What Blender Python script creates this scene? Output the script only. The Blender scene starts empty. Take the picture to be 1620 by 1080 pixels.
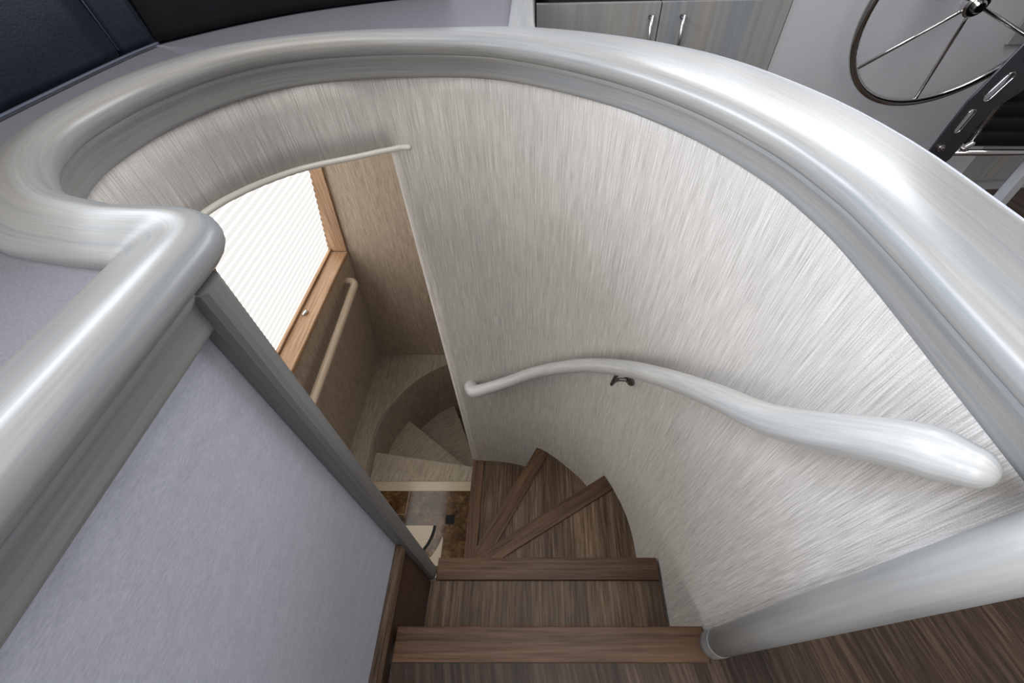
import bpy, bmesh, math
from mathutils import Vector, Matrix, Euler
sc = bpy.context.scene
COL = sc.collection
PI = math.pi

# ------------------------------------------------------------------ camera
PITCH = math.radians(49.5)          # below the horizon
cam_d = bpy.data.cameras.new('camera')
cam_d.sensor_width = 36.0
cam_d.lens = 658.0 / 1620.0 * 36.0
cam_d.shift_x = -32.0 / 1620.0
cam_d.clip_start = 0.01
cam = bpy.data.objects.new('camera', cam_d)
COL.objects.link(cam)
cam.location = (0, 0, 1.0)
cam.rotation_euler = (PI/2 - PITCH, 0, 0)
sc.camera = cam

# ------------------------------------------------------------------ world and light
w = bpy.data.worlds.new('cabin_light'); sc.world = w; w.use_nodes = True
nt = w.node_tree; nt.nodes.clear()
wo = nt.nodes.new('ShaderNodeOutputWorld'); bg = nt.nodes.new('ShaderNodeBackground')
bg.inputs[0].default_value = (0.68, 0.68, 0.70, 1); bg.inputs[1].default_value = 0.40
nt.links.new(bg.outputs[0], wo.inputs[0])

def area(name, loc, target, sx, sy, power, col):
    l = bpy.data.lights.new(name, 'AREA'); l.shape = 'RECTANGLE'; l.size = sx; l.size_y = sy
    l.energy = power; l.color = col
    o = bpy.data.objects.new(name, l); COL.objects.link(o); o.location = loc
    d = Vector(target) - Vector(loc); o.rotation_euler = d.to_track_quat('-Z', 'Y').to_euler()
    return o
area('windshield_light', (2.0, 3.5, 2.1), (0.1, 0.5, 0.5), 2.4, 1.3, 92, (0.93, 0.96, 1.0))
area('side_window_light', (-2.7, 1.0, 2.1), (0.2, 0.3, 0.2), 2.6, 1.3, 190, (0.82, 0.90, 1.0))
area('aft_fill_light', (-1.5, -2.5, 2.3), (0.2, 0.8, 0.2), 2.2, 1.4, 70, (1.0, 0.97, 0.93))  # added fill from behind the camera, brightens the console and curved wall
area('skylight', (0.4, 0.3, 3.0), (0.1, 0.3, 0.0), 1.6, 1.6, 38, (1.0, 0.96, 0.91))

vs = sc.view_settings
sc.display_settings.display_device = 'sRGB'
vs.view_transform = 'Standard'; vs.look = 'None'; vs.exposure = 0.0; vs.gamma = 1.0
vs.use_curve_mapping = False

# ------------------------------------------------------------------ materials
def newmat(name):
    m = bpy.data.materials.new(name); m.use_nodes = True
    t = m.node_tree; b = t.nodes['Principled BSDF']
    return m, t, b
def N(t, kind, **kw):
    n = t.nodes.new(kind)
    for k, v in kw.items():
        if k in n.inputs: n.inputs[k].default_value = v
        else: setattr(n, k, v)
    return n
def mapped(t, src, scale, rot=(0, 0, 0)):
    tc = N(t, 'ShaderNodeTexCoord'); mp = N(t, 'ShaderNodeMapping')
    mp.inputs['Scale'].default_value = scale; mp.inputs['Rotation'].default_value = rot
    t.links.new(tc.outputs[src], mp.inputs['Vector']); return mp.outputs['Vector']
def ramp(t, fac, stops):
    r = N(t, 'ShaderNodeValToRGB'); cr = r.color_ramp
    while len(cr.elements) < len(stops): cr.elements.new(0.5)
    for e, (p, c) in zip(cr.elements, stops): e.position = p; e.color = (*c, 1)
    t.links.new(fac, r.inputs[0]); return r.outputs[0]
def mix(t, kind, fac, a, b):
    m = N(t, 'ShaderNodeMix', data_type='RGBA', blend_type=kind)
    if isinstance(fac, float): m.inputs[0].default_value = fac
    else: t.links.new(fac, m.inputs[0])
    for i, v in ((6, a), (7, b)):
        if isinstance(v, tuple): m.inputs[i].default_value = (*v, 1)
        else: t.links.new(v, m.inputs[i])
    return m.outputs[2]
def bump(t, b, h, strength, dist=0.001):
    n = N(t, 'ShaderNodeBump'); n.inputs['Strength'].default_value = strength; n.inputs['Distance'].default_value = dist
    t.links.new(h, n.inputs['Height']); t.links.new(n.outputs[0], b.inputs['Normal'])
def plain(name, col, rough=0.5, metal=0.0, coat=0.0, spec=0.5):
    m, t, b = newmat(name)
    b.inputs['Base Color'].default_value = (*col, 1); b.inputs['Roughness'].default_value = rough
    b.inputs['Metallic'].default_value = metal; b.inputs['Coat Weight'].default_value = coat
    b.inputs['Coat Roughness'].default_value = 0.12
    b.inputs['Specular IOR Level'].default_value = spec
    return m
def noise(t, vec, scale=1.0, detail=3.0, rough=0.55):
    n = N(t, 'ShaderNodeTexNoise'); n.inputs['Scale'].default_value = scale
    n.inputs['Detail'].default_value = detail; n.inputs['Roughness'].default_value = rough
    t.links.new(vec, n.inputs['Vector']); return n.outputs[0]

def driftwood(name, src='UV', su=7.0, sv=210.0, tint=1.0, rough=0.40, coat=0.25, contrast=1.0, axes='uv'):
    """grey glazed wood, streaks running along u"""
    m, t, b = newmat(name)
    sc1 = (su, sv, 1) if axes == 'uv' else axes
    v = mapped(t, src, sc1)
    n1 = noise(t, v, 1.0, 5.0, 0.7)
    v2 = mapped(t, src, tuple(k*0.2 for k in sc1)); n2 = noise(t, v2, 1.0, 4.0)
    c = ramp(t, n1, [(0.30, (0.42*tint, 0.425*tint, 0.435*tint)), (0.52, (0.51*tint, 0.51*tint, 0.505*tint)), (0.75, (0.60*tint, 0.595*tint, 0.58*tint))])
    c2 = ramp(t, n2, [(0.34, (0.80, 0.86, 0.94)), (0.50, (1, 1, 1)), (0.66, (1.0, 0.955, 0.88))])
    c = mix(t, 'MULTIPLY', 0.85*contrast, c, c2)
    t.links.new(c, b.inputs['Base Color'])
    b.inputs['Roughness'].default_value = rough
    b.inputs['Coat Weight'].default_value = coat; b.inputs['Coat Roughness'].default_value = 0.24
    bump(t, b, n1, 0.12, 0.0006)
    return m
M = {}
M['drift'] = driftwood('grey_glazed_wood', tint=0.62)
M['drift_shaded'] = driftwood('grey_glazed_wood_shaded', tint=0.46, su=6, sv=260, rough=0.42, coat=0.25)  # same wood as the cap, tinted darker for the shade beneath it
M['drift_post'] = driftwood('grey_glazed_post_wood', src='Object', axes=(60, 60, 2.0), tint=0.38, rough=0.42, coat=0.15)
M['drift_endpost'] = driftwood('pale_glazed_post_wood', src='Object', axes=(55, 55, 2.0), tint=0.64, rough=0.45, coat=0.15)
M['drift_collar'] = driftwood('blue_grey_collar_wood', src='Object', axes=(70, 70, 6.0), tint=0.48, rough=0.5, coat=0.1)
M['drift_rail'] = driftwood('pale_handrail_wood', tint=1.0, su=9.0, sv=190, rough=0.38, coat=0.3, contrast=0.7)
M['cab_wood'] = driftwood('grey_veneer', src='Object', axes=(75, 75, 2.2), tint=0.60, rough=0.45, coat=0.1, contrast=1.17)

def grasscloth(name, c0, c1, c2, pitch=760.0, b_=0.5):
    m, t, b = newmat(name)
    v = mapped(t, 'UV', (pitch, 13.0, 1)); n1 = noise(t, v, 1.0, 2.0, 0.75)
    v2 = mapped(t, 'UV', (pitch*1.1, pitch*0.7, 1)); n2 = noise(t, v2, 1.0, 1.0)
    v3 = mapped(t, 'UV', (55.0, 2.5, 1)); n3 = noise(t, v3, 1.0, 2.0)
    c = ramp(t, n1, [(0.30, c0), (0.50, c1), (0.70, c2)])
    g = ramp(t, n2, [(0.3, (0.82, 0.82, 0.82)), (0.7, (1.12, 1.12, 1.12))])
    h = ramp(t, n3, [(0.35, (0.965, 0.96, 0.965)), (0.65, (1.02, 1.02, 1.015))])
    v4 = mapped(t, 'UV', (pitch*0.45, 4.0, 1)); n4 = noise(t, v4, 1.0, 1.0)
    c = mix(t, 'MULTIPLY', 0.8, c, g); c = mix(t, 'MULTIPLY', 1.0, c, h)
    c = mix(t, 'MULTIPLY', 1.0, c, ramp(t, n4, [(0.35, (0.90, 0.895, 0.89)), (0.62, (1.05, 1.05, 1.05))]))
    t.links.new(c, b.inputs['Base Color']); b.inputs['Roughness'].default_value = 0.85
    b.inputs['Sheen Weight'].default_value = 0.1
    bump(t, b, n1, b_, 0.001)
    return m
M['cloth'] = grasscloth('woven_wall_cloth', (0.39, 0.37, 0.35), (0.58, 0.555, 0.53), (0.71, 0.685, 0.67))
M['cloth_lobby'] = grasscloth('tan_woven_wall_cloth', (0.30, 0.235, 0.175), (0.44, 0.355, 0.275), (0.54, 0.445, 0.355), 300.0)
M['carpet'] = grasscloth('cream_ribbed_carpet', (0.30, 0.26, 0.20), (0.44, 0.385, 0.30), (0.54, 0.48, 0.39), 210.0, 0.8)

m, t, b = newmat('pale_linen')
v = mapped(t, 'UV', (160, 520, 1)); n1 = noise(t, v, 1.0, 2.0, 0.7)
v = mapped(t, 'UV', (30, 60, 1)); n2 = noise(t, v, 1.0, 3.0, 0.7)
c = ramp(t, n1, [(0.3, (0.42, 0.435, 0.51)), (0.7, (0.54, 0.55, 0.625))])
g = ramp(t, n2, [(0.3, (0.92, 0.92, 0.93)), (0.7, (1.05, 1.05, 1.05))])
t.links.new(mix(t, 'MULTIPLY', 1.0, c, g), b.inputs['Base Color']); b.inputs['Roughness'].default_value = 0.75
bump(t, b, n1, 0.25, 0.0006); M['linen'] = m

m, t, b = newmat('lavender_grey_vinyl')
v = mapped(t, 'Object', (700, 700, 700)); n1 = noise(t, v, 1.0, 2.0)
t.links.new(ramp(t, n1, [(0.3, (0.165, 0.16, 0.19)), (0.7, (0.215, 0.21, 0.245))]), b.inputs['Base Color'])
b.inputs['Roughness'].default_value = 0.48; b.inputs['Specular IOR Level'].default_value = 0.4
bump(t, b, n1, 0.2, 0.0003); M['vinyl'] = m

m, t, b = newmat('console_cloth')
v = mapped(t, 'Object', (420, 420, 420)); n1 = noise(t, v, 1.0, 2.0)
t.links.new(ramp(t, n1, [(0.3, (0.47, 0.475, 0.51)), (0.7, (0.57, 0.575, 0.61))]), b.inputs['Base Color'])
b.inputs['Roughness'].default_value = 0.7; bump(t, b, n1, 0.2, 0.0005); M['console'] = m

def brownwood(name, stops, width=0.072, grain=(150.0, 7.0), rot=0.0, rough=0.42, var=0.5, boards=True):
    m, t, b = newmat(name)
    tc = N(t, 'ShaderNodeTexCoord'); mp0 = N(t, 'ShaderNodeMapping'); mp0.inputs['Rotation'].default_value = (0, 0, rot)
    t.links.new(tc.outputs['UV'], mp0.inputs['Vector'])
    sep = N(t, 'ShaderNodeSeparateXYZ'); t.links.new(mp0.outputs[0], sep.inputs[0])
    d = N(t, 'ShaderNodeMath', operation='DIVIDE'); t.links.new(sep.outputs[0], d.inputs[0]); d.inputs[1].default_value = width
    fl = N(t, 'ShaderNodeMath', operation='FLOOR'); t.links.new(d.outputs[0], fl.inputs[0])
    wn = N(t, 'ShaderNodeTexWhiteNoise', noise_dimensions='1D'); t.links.new(fl.outputs[0], wn.inputs['W'])
    off = N(t, 'ShaderNodeMath', operation='MULTIPLY'); t.links.new(wn.outputs[0], off.inputs[0]); off.inputs[1].default_value = 9.0 if boards else 0.0
    mx = N(t, 'ShaderNodeMath', operation='MULTIPLY'); t.links.new(sep.outputs[0], mx.inputs[0]); mx.inputs[1].default_value = grain[0]
    my = N(t, 'ShaderNodeMath', operation='MULTIPLY'); t.links.new(sep.outputs[1], my.inputs[0]); my.inputs[1].default_value = grain[1]
    cmb = N(t, 'ShaderNodeCombineXYZ')
    t.links.new(mx.outputs[0], cmb.inputs[0]); t.links.new(my.outputs[0], cmb.inputs[1]); t.links.new(off.outputs[0], cmb.inputs[2])
    n1 = noise(t, cmb.outputs[0], 1.0, 5.0, 0.65); n2 = noise(t, cmb.outputs[0], 0.16, 4.0, 0.6)
    c = ramp(t, n1, stops)
    c = mix(t, 'MULTIPLY', 0.9, c, ramp(t, n2, [(0.32, (0.62, 0.60, 0.60)), (0.52, (1, 1, 1)), (0.7, (1.25, 1.25, 1.25))]))
    if boards:
        c = mix(t, 'MULTIPLY', var, c, ramp(t, wn.outputs[0], [(0.0, (0.62, 0.60, 0.60)), (0.6, (1.0, 1.0, 1.0)), (1.0, (1.75, 1.68, 1.6))]))
    t.links.new(c, b.inputs['Base Color']); b.inputs['Roughness'].default_value = rough
    b.inputs['Specular IOR Level'].default_value = 0.22
    bump(t, b, n1, 0.25, 0.0006)
    return m
M['oak'] = brownwood('weathered_brown_oak', [(0.30, (0.045, 0.027, 0.016)), (0.5, (0.125, 0.083, 0.054)), (0.72, (0.235, 0.170, 0.118))])
M['oak_floor'] = brownwood('dark_brown_plank_floor', [(0.30, (0.022, 0.013, 0.009)), (0.5, (0.060, 0.040, 0.029)), (0.72, (0.115, 0.083, 0.063))], width=0.09, rot=math.radians(-12))
M['nosing'] = brownwood('stained_oak_nosing', [(0.28, (0.040, 0.019, 0.010)), (0.5, (0.112, 0.063, 0.037)), (0.74, (0.175, 0.106, 0.065))], grain=(170.0, 6.0), rough=0.4, boards=False)
M['stringer'] = brownwood('dark_stained_stringer', [(0.28, (0.035, 0.018, 0.011)), (0.5, (0.070, 0.038, 0.024)), (0.74, (0.11, 0.065, 0.043))], boards=False, grain=(120.0, 5.0))
M['honey'] = brownwood('honey_wood_window_frame', [(0.28, (0.24, 0.135, 0.075)), (0.5, (0.40, 0.25, 0.15)), (0.74, (0.50, 0.34, 0.22))], boards=False, rough=0.32, grain=(120.0, 5.0))
M['lobby_rail'] = brownwood('light_tan_handrail_wood', [(0.28, (0.42, 0.33, 0.24)), (0.5, (0.55, 0.45, 0.34)), (0.74, (0.62, 0.52, 0.41))], boards=False, rough=0.3, grain=(150.0, 5.0), rot=PI/2)
M['black'] = plain('black_gap', (0.006, 0.006, 0.007), 0.6)
M['bead'] = plain('cream_bead', (0.66, 0.64, 0.58), 0.35, coat=0.3)
M['steel'] = plain('polished_steel', (0.62, 0.61, 0.60), 0.12, 1.0)
M['steel_dark'] = plain('brushed_dark_steel', (0.10, 0.10, 0.115), 0.34, 0.85)
M['steel_satin'] = plain('satin_steel', (0.55, 0.55, 0.56), 0.28, 1.0)
M['bracket'] = plain('aged_nickel', (0.17, 0.16, 0.145), 0.35, 0.9)
M['seam'] = plain('seam_thread', (0.07, 0.085, 0.12), 0.5)
M['white_trim'] = plain('pale_grey_paint', (0.36, 0.365, 0.385), 0.5)
M['cream_marble'] = plain('cream_marble', (0.60, 0.50, 0.37), 0.16)
M['black_marble'] = plain('black_marble', (0.004, 0.004, 0.005), 0.3, spec=0.15)
M['ceiling'] = plain('lobby_ceiling', (0.35, 0.31, 0.27), 0.8)

m, t, b = newmat('brown_emperador_marble')
v = mapped(t, 'Object', (26, 26, 26)); n1 = noise(t, v, 1.0, 6.0, 0.75)
v = mapped(t, 'Object', (9, 9, 9)); n2 = noise(t, v, 1.0, 5.0, 0.7)
c = ramp(t, n1, [(0.35, (0.030, 0.014, 0.006)), (0.52, (0.115, 0.062, 0.026)), (0.66, (0.24, 0.15, 0.07))])
c = mix(t, 'MULTIPLY', 0.8, c, ramp(t, n2, [(0.35, (0.5, 0.45, 0.42)), (0.62, (1.25, 1.2, 1.1))]))
t.links.new(c, b.inputs['Base Color']); b.inputs['Roughness'].default_value = 0.10; M['brown_marble'] = m

def leather(name, col):
    m, t, b = newmat(name)
    tc = mapped(t, 'Object', (330, 330, 330)); vo = N(t, 'ShaderNodeTexVoronoi'); t.links.new(tc, vo.inputs['Vector']); vo.inputs['Scale'].default_value = 1.0
    tc2 = mapped(t, 'Object', (30, 30, 30)); n = noise(t, tc2, 1.0, 4.0)
    c = mix(t, 'MULTIPLY', 0.8, col, ramp(t, n, [(0.3, (0.6, 0.6, 0.6)), (0.7, (1.3, 1.3, 1.3))]))
    t.links.new(c, b.inputs['Base Color']); b.inputs['Roughness'].default_value = 0.55; b.inputs['Specular IOR Level'].default_value = 0.22
    bump(t, b, vo.outputs['Distance'], 0.4, 0.0006)
    return m
M['navy'] = leather('navy_grained_leather', (0.007, 0.012, 0.022))
M['black_leather'] = leather('black_leather', (0.006, 0.007, 0.009))
M['black_vinyl'] = plain('black_ribbed_vinyl', (0.003, 0.003, 0.004), 0.6, spec=0.2)

m, t, b = newmat('backlit_pleated_shade')
v = mapped(t, 'UV', (1, 1, 1)); sep = N(t, 'ShaderNodeSeparateXYZ'); t.links.new(v, sep.inputs[0])
ml = N(t, 'ShaderNodeMath', operation='MULTIPLY'); t.links.new(sep.outputs[1], ml.inputs[0]); ml.inputs[1].default_value = 2*PI/0.030
sn = N(t, 'ShaderNodeMath', operation='SINE'); t.links.new(ml.outputs[0], sn.inputs[0])
c = ramp(t, sn.outputs[0], [(0.0, (0.335, 0.33, 0.32)), (0.03, (0.35, 0.345, 0.335)), (0.16, (1.0, 0.965, 0.91))])  # fold shading painted as dark pleat lines in the glow colour
t.links.new(c, b.inputs['Base Color']); t.links.new(c, b.inputs['Emission Color']); b.inputs['Emission Strength'].default_value = 2.6
b.inputs['Roughness'].default_value = 0.9; b.inputs['Base Color'].default_value = (.1, .1, .1, 1)
t.links.remove(b.inputs['Base Color'].links[0]); M['shade'] = m

# ------------------------------------------------------------------ mesh helpers
def link(name, me, mat, parent=None, smooth=True, bevel=None):
    o = bpy.data.objects.new(name, me); COL.objects.link(o)
    if mat: me.materials.append(M[mat])
    if smooth:
        for p in me.polygons: p.use_smooth = True
    if bevel:
        md = o.modifiers.new('bevel', 'BEVEL'); md.width = bevel; md.segments = 3; md.limit_method = 'ANGLE'; md.angle_limit = math.radians(35)
        wn = o.modifiers.new('wn', 'WEIGHTED_NORMAL')
    if parent: o.parent = parent
    return o
def tag(o, label=None, cat=None, group=None, kind=None):
    if label: o['label'] = label
    if cat: o['category'] = cat
    if group: o['group'] = group
    if kind: o['kind'] = kind
    return o
def thing(name, label, cat, loc=(0, 0, 0), group=None):
    o = bpy.data.objects.new(name, None); COL.objects.link(o); o.location = loc; o.empty_display_size = 0.05
    o['label'] = label; o['category'] = cat
    if group: o['group'] = group
    return o
def put(o, root):
    """make a part built in world coordinates a child of a root that stands at its own place"""
    o.parent = root; o.matrix_parent_inverse = Matrix.Translation(-Vector(root.location)); return o

def grid(name, rows, mat, parent=None, closed_j=False, cap_ends=False, smooth=True, us=None, vs_=None):
    """rows[i][j]; u = running length over i, v = running length over j (metres)"""
    bm = bmesh.new(); uvl = bm.loops.layers.uv.new('UVMap')
    V = [[bm.verts.new(p) for p in r] for r in rows]
    ni, nj = len(rows), len(rows[0])
    if us is None:
        mid = nj//2; us = [0.0]
        for i in range(1, ni): us.append(us[-1] + (Vector(rows[i][mid]) - Vector(rows[i-1][mid])).length)
    if vs_ is None:
        mi = ni//2; vs_ = [0.0]
        for j in range(1, nj + (1 if closed_j else 0)): vs_.append(vs_[-1] + (Vector(rows[mi][j % nj]) - Vector(rows[mi][j-1])).length)
    for i in range(ni-1):
        for j in range(nj if closed_j else nj-1):
            j2 = (j+1) % nj
            try: f = bm.faces.new((V[i][j], V[i+1][j], V[i+1][j2], V[i][j2]))
            except ValueError: continue
            for l, (a, c_) in zip(f.loops, ((i, j), (i+1, j), (i+1, j+1), (i, j+1))):
                l[uvl].uv = (us[a], vs_[c_])
    if cap_ends and closed_j:
        for k, r in ((0, V[0]), (ni-1, V[-1])):
            f = bm.faces.new(r if k else r[::-1])
            for l in f.loops: l[uvl].uv = (us[k], 0.0)
    bmesh.ops.recalc_face_normals(bm, faces=bm.faces)
    me = bpy.data.meshes.new(name); bm.to_mesh(me); bm.free()
    return link(name, me, mat, parent, smooth)

def catmull(P, n=8):
    P = [Vector(p) for p in P]; out = []
    for i in range(len(P)-1):
        p0 = P[max(i-1, 0)]; p1 = P[i]; p2 = P[i+1]; p3 = P[min(i+2, len(P)-1)]
        # centripetal-ish: scale tangents to the segment
        d = (p2-p1).length
        m1 = (p2-p0); m2 = (p3-p1)
        m1 = m1 * (d / max(m1.length, 1e-6)) * 1.0; m2 = m2 * (d / max(m2.length, 1e-6)) * 1.0
        for k in range(n):
            s = k/n; s2 = s*s; s3 = s2*s
            out.append((2*s3-3*s2+1)*p1 + (s3-2*s2+s)*m1 + (-2*s3+3*s2)*p2 + (s3-s2)*m2)
    out.append(P[-1]); return out
def resample(P, n):
    L = [0.0]
    for a, b_ in zip(P, P[1:]): L.append(L[-1] + (b_-a).length)
    out = []; j = 0
    for k in range(n):
        s = L[-1]*k/(n-1)
        while j < len(P)-2 and L[j+1] < s: j += 1
        f = (s-L[j]) / max(L[j+1]-L[j], 1e-9)
        out.append(P[j].lerp(P[j+1], min(max(f, 0), 1)))
    return out
def prism(name, poly, z0, z1, mat, parent=None, bevel=None, uv='xy', rot=0.0, smooth=False):
    bm = bmesh.new(); uvl = bm.loops.layers.uv.new('UVMap')
    a = [bm.verts.new((p[0], p[1], z0)) for p in poly]; b_ = [bm.verts.new((p[0], p[1], z1)) for p in poly]
    n = len(poly)
    bm.faces.new(b_); bm.faces.new(a[::-1])
    for i in range(n): bm.faces.new((a[i], a[(i+1) % n], b_[(i+1) % n], b_[i]))
    bmesh.ops.recalc_face_normals(bm, faces=bm.faces)
    ca, sa = math.cos(rot), math.sin(rot)
    for f in bm.faces:
        up = abs(f.normal.z) > 0.5
        for l in f.loops:
            x, y, z = l.vert.co
            xr, yr = x*ca - y*sa, x*sa + y*ca
            if up: l[uvl].uv = (xr, yr) if uv == 'xy' else (yr, xr)
            elif abs(f.normal.x) > abs(f.normal.y): l[uvl].uv = (z, y)
            else: l[uvl].uv = (z, x) if uv == 'xy' else (z, x)
    big = [f for f in bm.faces if len(f.verts) > 4]
    if big: bmesh.ops.triangulate(bm, faces=big)
    me = bpy.data.meshes.new(name); bm.to_mesh(me); bm.free()
    return link(name, me, mat, parent, smooth, bevel)
def box(name, x0, x1, y0, y1, z0, z1, mat, parent=None, bevel=None, uv='xy'):
    return prism(name, [(x0, y0), (x1, y0), (x1, y1), (x0, y1)], z0, z1, mat, parent, bevel, uv, smooth=bool(bevel))
def slab(name, c8, mat, parent=None, bevel=None, uvf=None):
    """hexahedron from 8 corners: 4 bottom (ccw), 4 top"""
    bm = bmesh.new(); uvl = bm.loops.layers.uv.new('UVMap')
    v = [bm.verts.new(p) for p in c8]
    for f in ((3, 2, 1, 0), (4, 5, 6, 7), (0, 1, 5, 4), (1, 2, 6, 5), (2, 3, 7, 6), (3, 0, 4, 7)): bm.faces.new([v[i] for i in f])
    bmesh.ops.recalc_face_normals(bm, faces=bm.faces)
    for f in bm.faces:
        n = f.normal
        for l in f.loops:
            x, y, z = l.vert.co
            if uvf: l[uvl].uv = uvf(x, y, z)
            elif abs(n.z) > 0.6: l[uvl].uv = (x, y)
            elif abs(n.x) > abs(n.y): l[uvl].uv = (z, y)
            else: l[uvl].uv = (x, z)
    me = bpy.data.meshes.new(name); bm.to_mesh(me); bm.free()
    return link(name, me, mat, parent, bool(bevel), bevel)
def tube(name, pts, radii, mat, parent=None, nseg=16, caps=True, flat=None, closed=False):
    P = [Vector(p) for p in pts]; n = len(P)
    if isinstance(radii, (int, float)): radii = [radii]*n
    rows = []; up = None
    for i in range(n):
        if closed: t_ = (P[(i+1) % n]-P[i-1]).normalized()
        else: t_ = (P[min(i+1, n-1)]-P[max(i-1, 0)]).normalized()
        if up is None:
            up = Vector((0, 0, 1)) if abs(t_.z) < 0.9 else Vector((1, 0, 0))
        s = t_.cross(up).normalized(); up = s.cross(t_).normalized()
        fx, fy = (1, 1) if flat is None else flat[i]
        rows.append([P[i] + s*math.cos(a)*radii[i]*fx + up*math.sin(a)*radii[i]*fy for a in (2*PI*k/nseg for k in range(nseg))])
    if closed: rows.append(rows[0])
    return grid(name, rows, mat, parent, closed_j=True, cap_ends=caps and not closed)
def capped(pts, radii, k=6):
    """add hemispherical ends to a path"""
    P = [Vector(p) for p in pts]; R = [radii]*len(P) if isinstance(radii, (int, float)) else list(radii)
    a = (P[0]-P[1]).normalized(); b_ = (P[-1]-P[-2]).normalized()
    A = [(P[0]+a*R[0]*math.sin(PI/2*j/k)*0.98, R[0]*max(math.cos(PI/2*j/k), 0.03)) for j in range(k, 0, -1)]
    B = [(P[-1]+b_*R[-1]*math.sin(PI/2*j/k)*0.98, R[-1]*max(math.cos(PI/2*j/k), 0.03)) for j in range(1, k+1)]
    return [p for p, _ in A]+P+[p for p, _ in B], [r for _, r in A]+R+[r for _, r in B]
def disc(name, c, axis, r, h, mat, parent=None, nseg=32, bevel=0.001):
    axis = Vector(axis).normalized(); c = Vector(c)
    s = axis.orthogonal().normalized(); u = axis.cross(s)
    prof = [(0.001, 0), (r-bevel, 0), (r, bevel), (r, h-bevel), (r-bevel, h), (0.001, h)]
    rows = [[c + axis*z + (s*math.cos(a)+u*math.sin(a))*q for q, z in prof] for a in (2*PI*k/nseg for k in range(nseg+1))]
    return grid(name, rows, mat, parent, smooth=False)

# ------------------------------------------------------------------ plan curves of the stairwell
def ease(x): x = min(max(x, 0), 1); return x*x*(3-2*x)
# edge of the opening (I) and outer edge of the rail cap (O), walking up the left rail, round the hook and clockwise round the well
IO = [((-.268, -.6), (-.348, -.6)), ((-.268, -.2), (-.348, -.2)), ((-.268, .10), (-.348, .10)), ((-.268, .20), (-.348, .20)), ((-.268, .240), (-.348, .240)), ((-.268, .258), (-.348, .258))]
CORNER = [((-.2685, .275), (-.348, .268)), ((-.272, .291), (-.3482, .269)), ((-.280, .303), (-.3485, .2695)), ((-.291, .311), (-.349, .270)),
          ((-.305, .3155), (-.350, .2703)), ((-.320, .3165), (-.354, .271)), ((-.345, .317), (-.368, .2725))]
RING = [((-.369, .319), (-.391, .276)), ((-.434, .342), (-.461, .294)), ((-.482, .385), (-.540, .345)), ((-.518, .440), (-.592, .430)), ((-.537, .520), (-.622, .530)),
        ((-.521, .648), (-.617, .690)), ((-.457, .771), (-.548, .835)), ((-.349, .844), (-.402, .932)), ((-.194, .880), (-.220, .978)), ((-.05, .874), (-.02, .988)),
        ((.119, .785), (.183, .912)), ((.234, .67), (.33, .785)), ((.306, .541), (.41, .64)), ((.338, .42), (.446, .50)), ((.345, .33), (.454, .36)),
        ((.345, .20), (.454, .20)), ((.345, .055), (.454, .055))]
def v3(p): return (p[0], p[1], 0)
ri = catmull([v3(a) for a, _ in RING], 10); ro = catmull([v3(b_) for _, b_ in RING], 10)
left = [(Vector(v3(a)), Vector(v3(b_))) for a, b_ in IO]
corner = list(zip(catmull([v3(a) for a, _ in CORNER], 3)[:-1], catmull([v3(b_) for _, b_ in CORNER], 3)[:-1]))
ring = list(zip(ri, ro))
def clamp(x): return min(max(x, 0.0), 1.0)
def drop(p):      # the rail slopes gently down towards the helm side
    return 0.0255*clamp((p.x+.50)/.80)*max(clamp((p.y-.25)/.35), clamp((p.x+.15)/.30))
left, corner, ring = [[(I, O*((.2150+drop(O))/.22)) for I, O in L_] for L_ in (left, corner, ring)]
left = [(I, Vector((O.x, I.y, 0))) for I, O in left]
STA = left + corner + ring

# cap section: offset from the fascia (plus = over the opening), height
PROF = [(-.004, .773), (.003, .7755), (.0075, .780), (.0110, .786), (.0122, .792), (.0112, .798), (.0072, .8032), (.0, .8065), (-.009, .808), (-.020, .8072), (-.034, .8038), (-.050, .7985), (-.064, .7935), (-.0755, .7892), (-.0785, .7875), (-.0798, .7855), (-.0800, .7825), (-.0800, .766), (-.074, .762)]
def cap_rows(stations):
    rows = []
    for I, O in stations:
        d = (I-O); wid = d.length; d = d/wid; k = wid/.08; z = drop(I)
        rows.append([(I + d*(u if u > 0 else u*k)) + Vector((0, 0, h - z)) for u, h in PROF])
    return rows

rail = thing('coaming_rail', 'broad pale grey glazed wood rail curving all around the stairwell opening', 'rail', (-.3, .3, .77))
def ring_us(rows):
    us = [0.0]
    for i in range(1, len(rows)): us.append(us[-1] + (rows[i][8]-rows[i-1][8]).length)
    return us
r_ = cap_rows(STA)
put(grid('cap', r_, 'drift'), rail)
# fascia band below the cap, proud of the wall cloth
def side_normal(C, i):
    a = C[max(i-1, 0)]; b_ = C[min(i+1, len(C)-1)]; t_ = (b_-a).normalized(); return Vector((t_.y, -t_.x, 0))   # towards the opening
C = [I for I, _ in STA]
fr = []
for i, p in enumerate(C):
    n = side_normal(C, i); z = drop(p)
    fr.append([p + n*o + Vector((0, 0, h-z)) for o, h in ((-.012, .739), (-.001, .739), (0, .7405), (0, .745), (.0, .760), (0.001, .768), (0.004, .774), (-.002, .780))])
nl = len(left)
put(grid('fascia', fr[:nl-1], 'drift_shaded'), rail)
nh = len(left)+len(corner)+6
put(grid('fascia', fr[nh:], 'drift_shaded'), rail)
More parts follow.
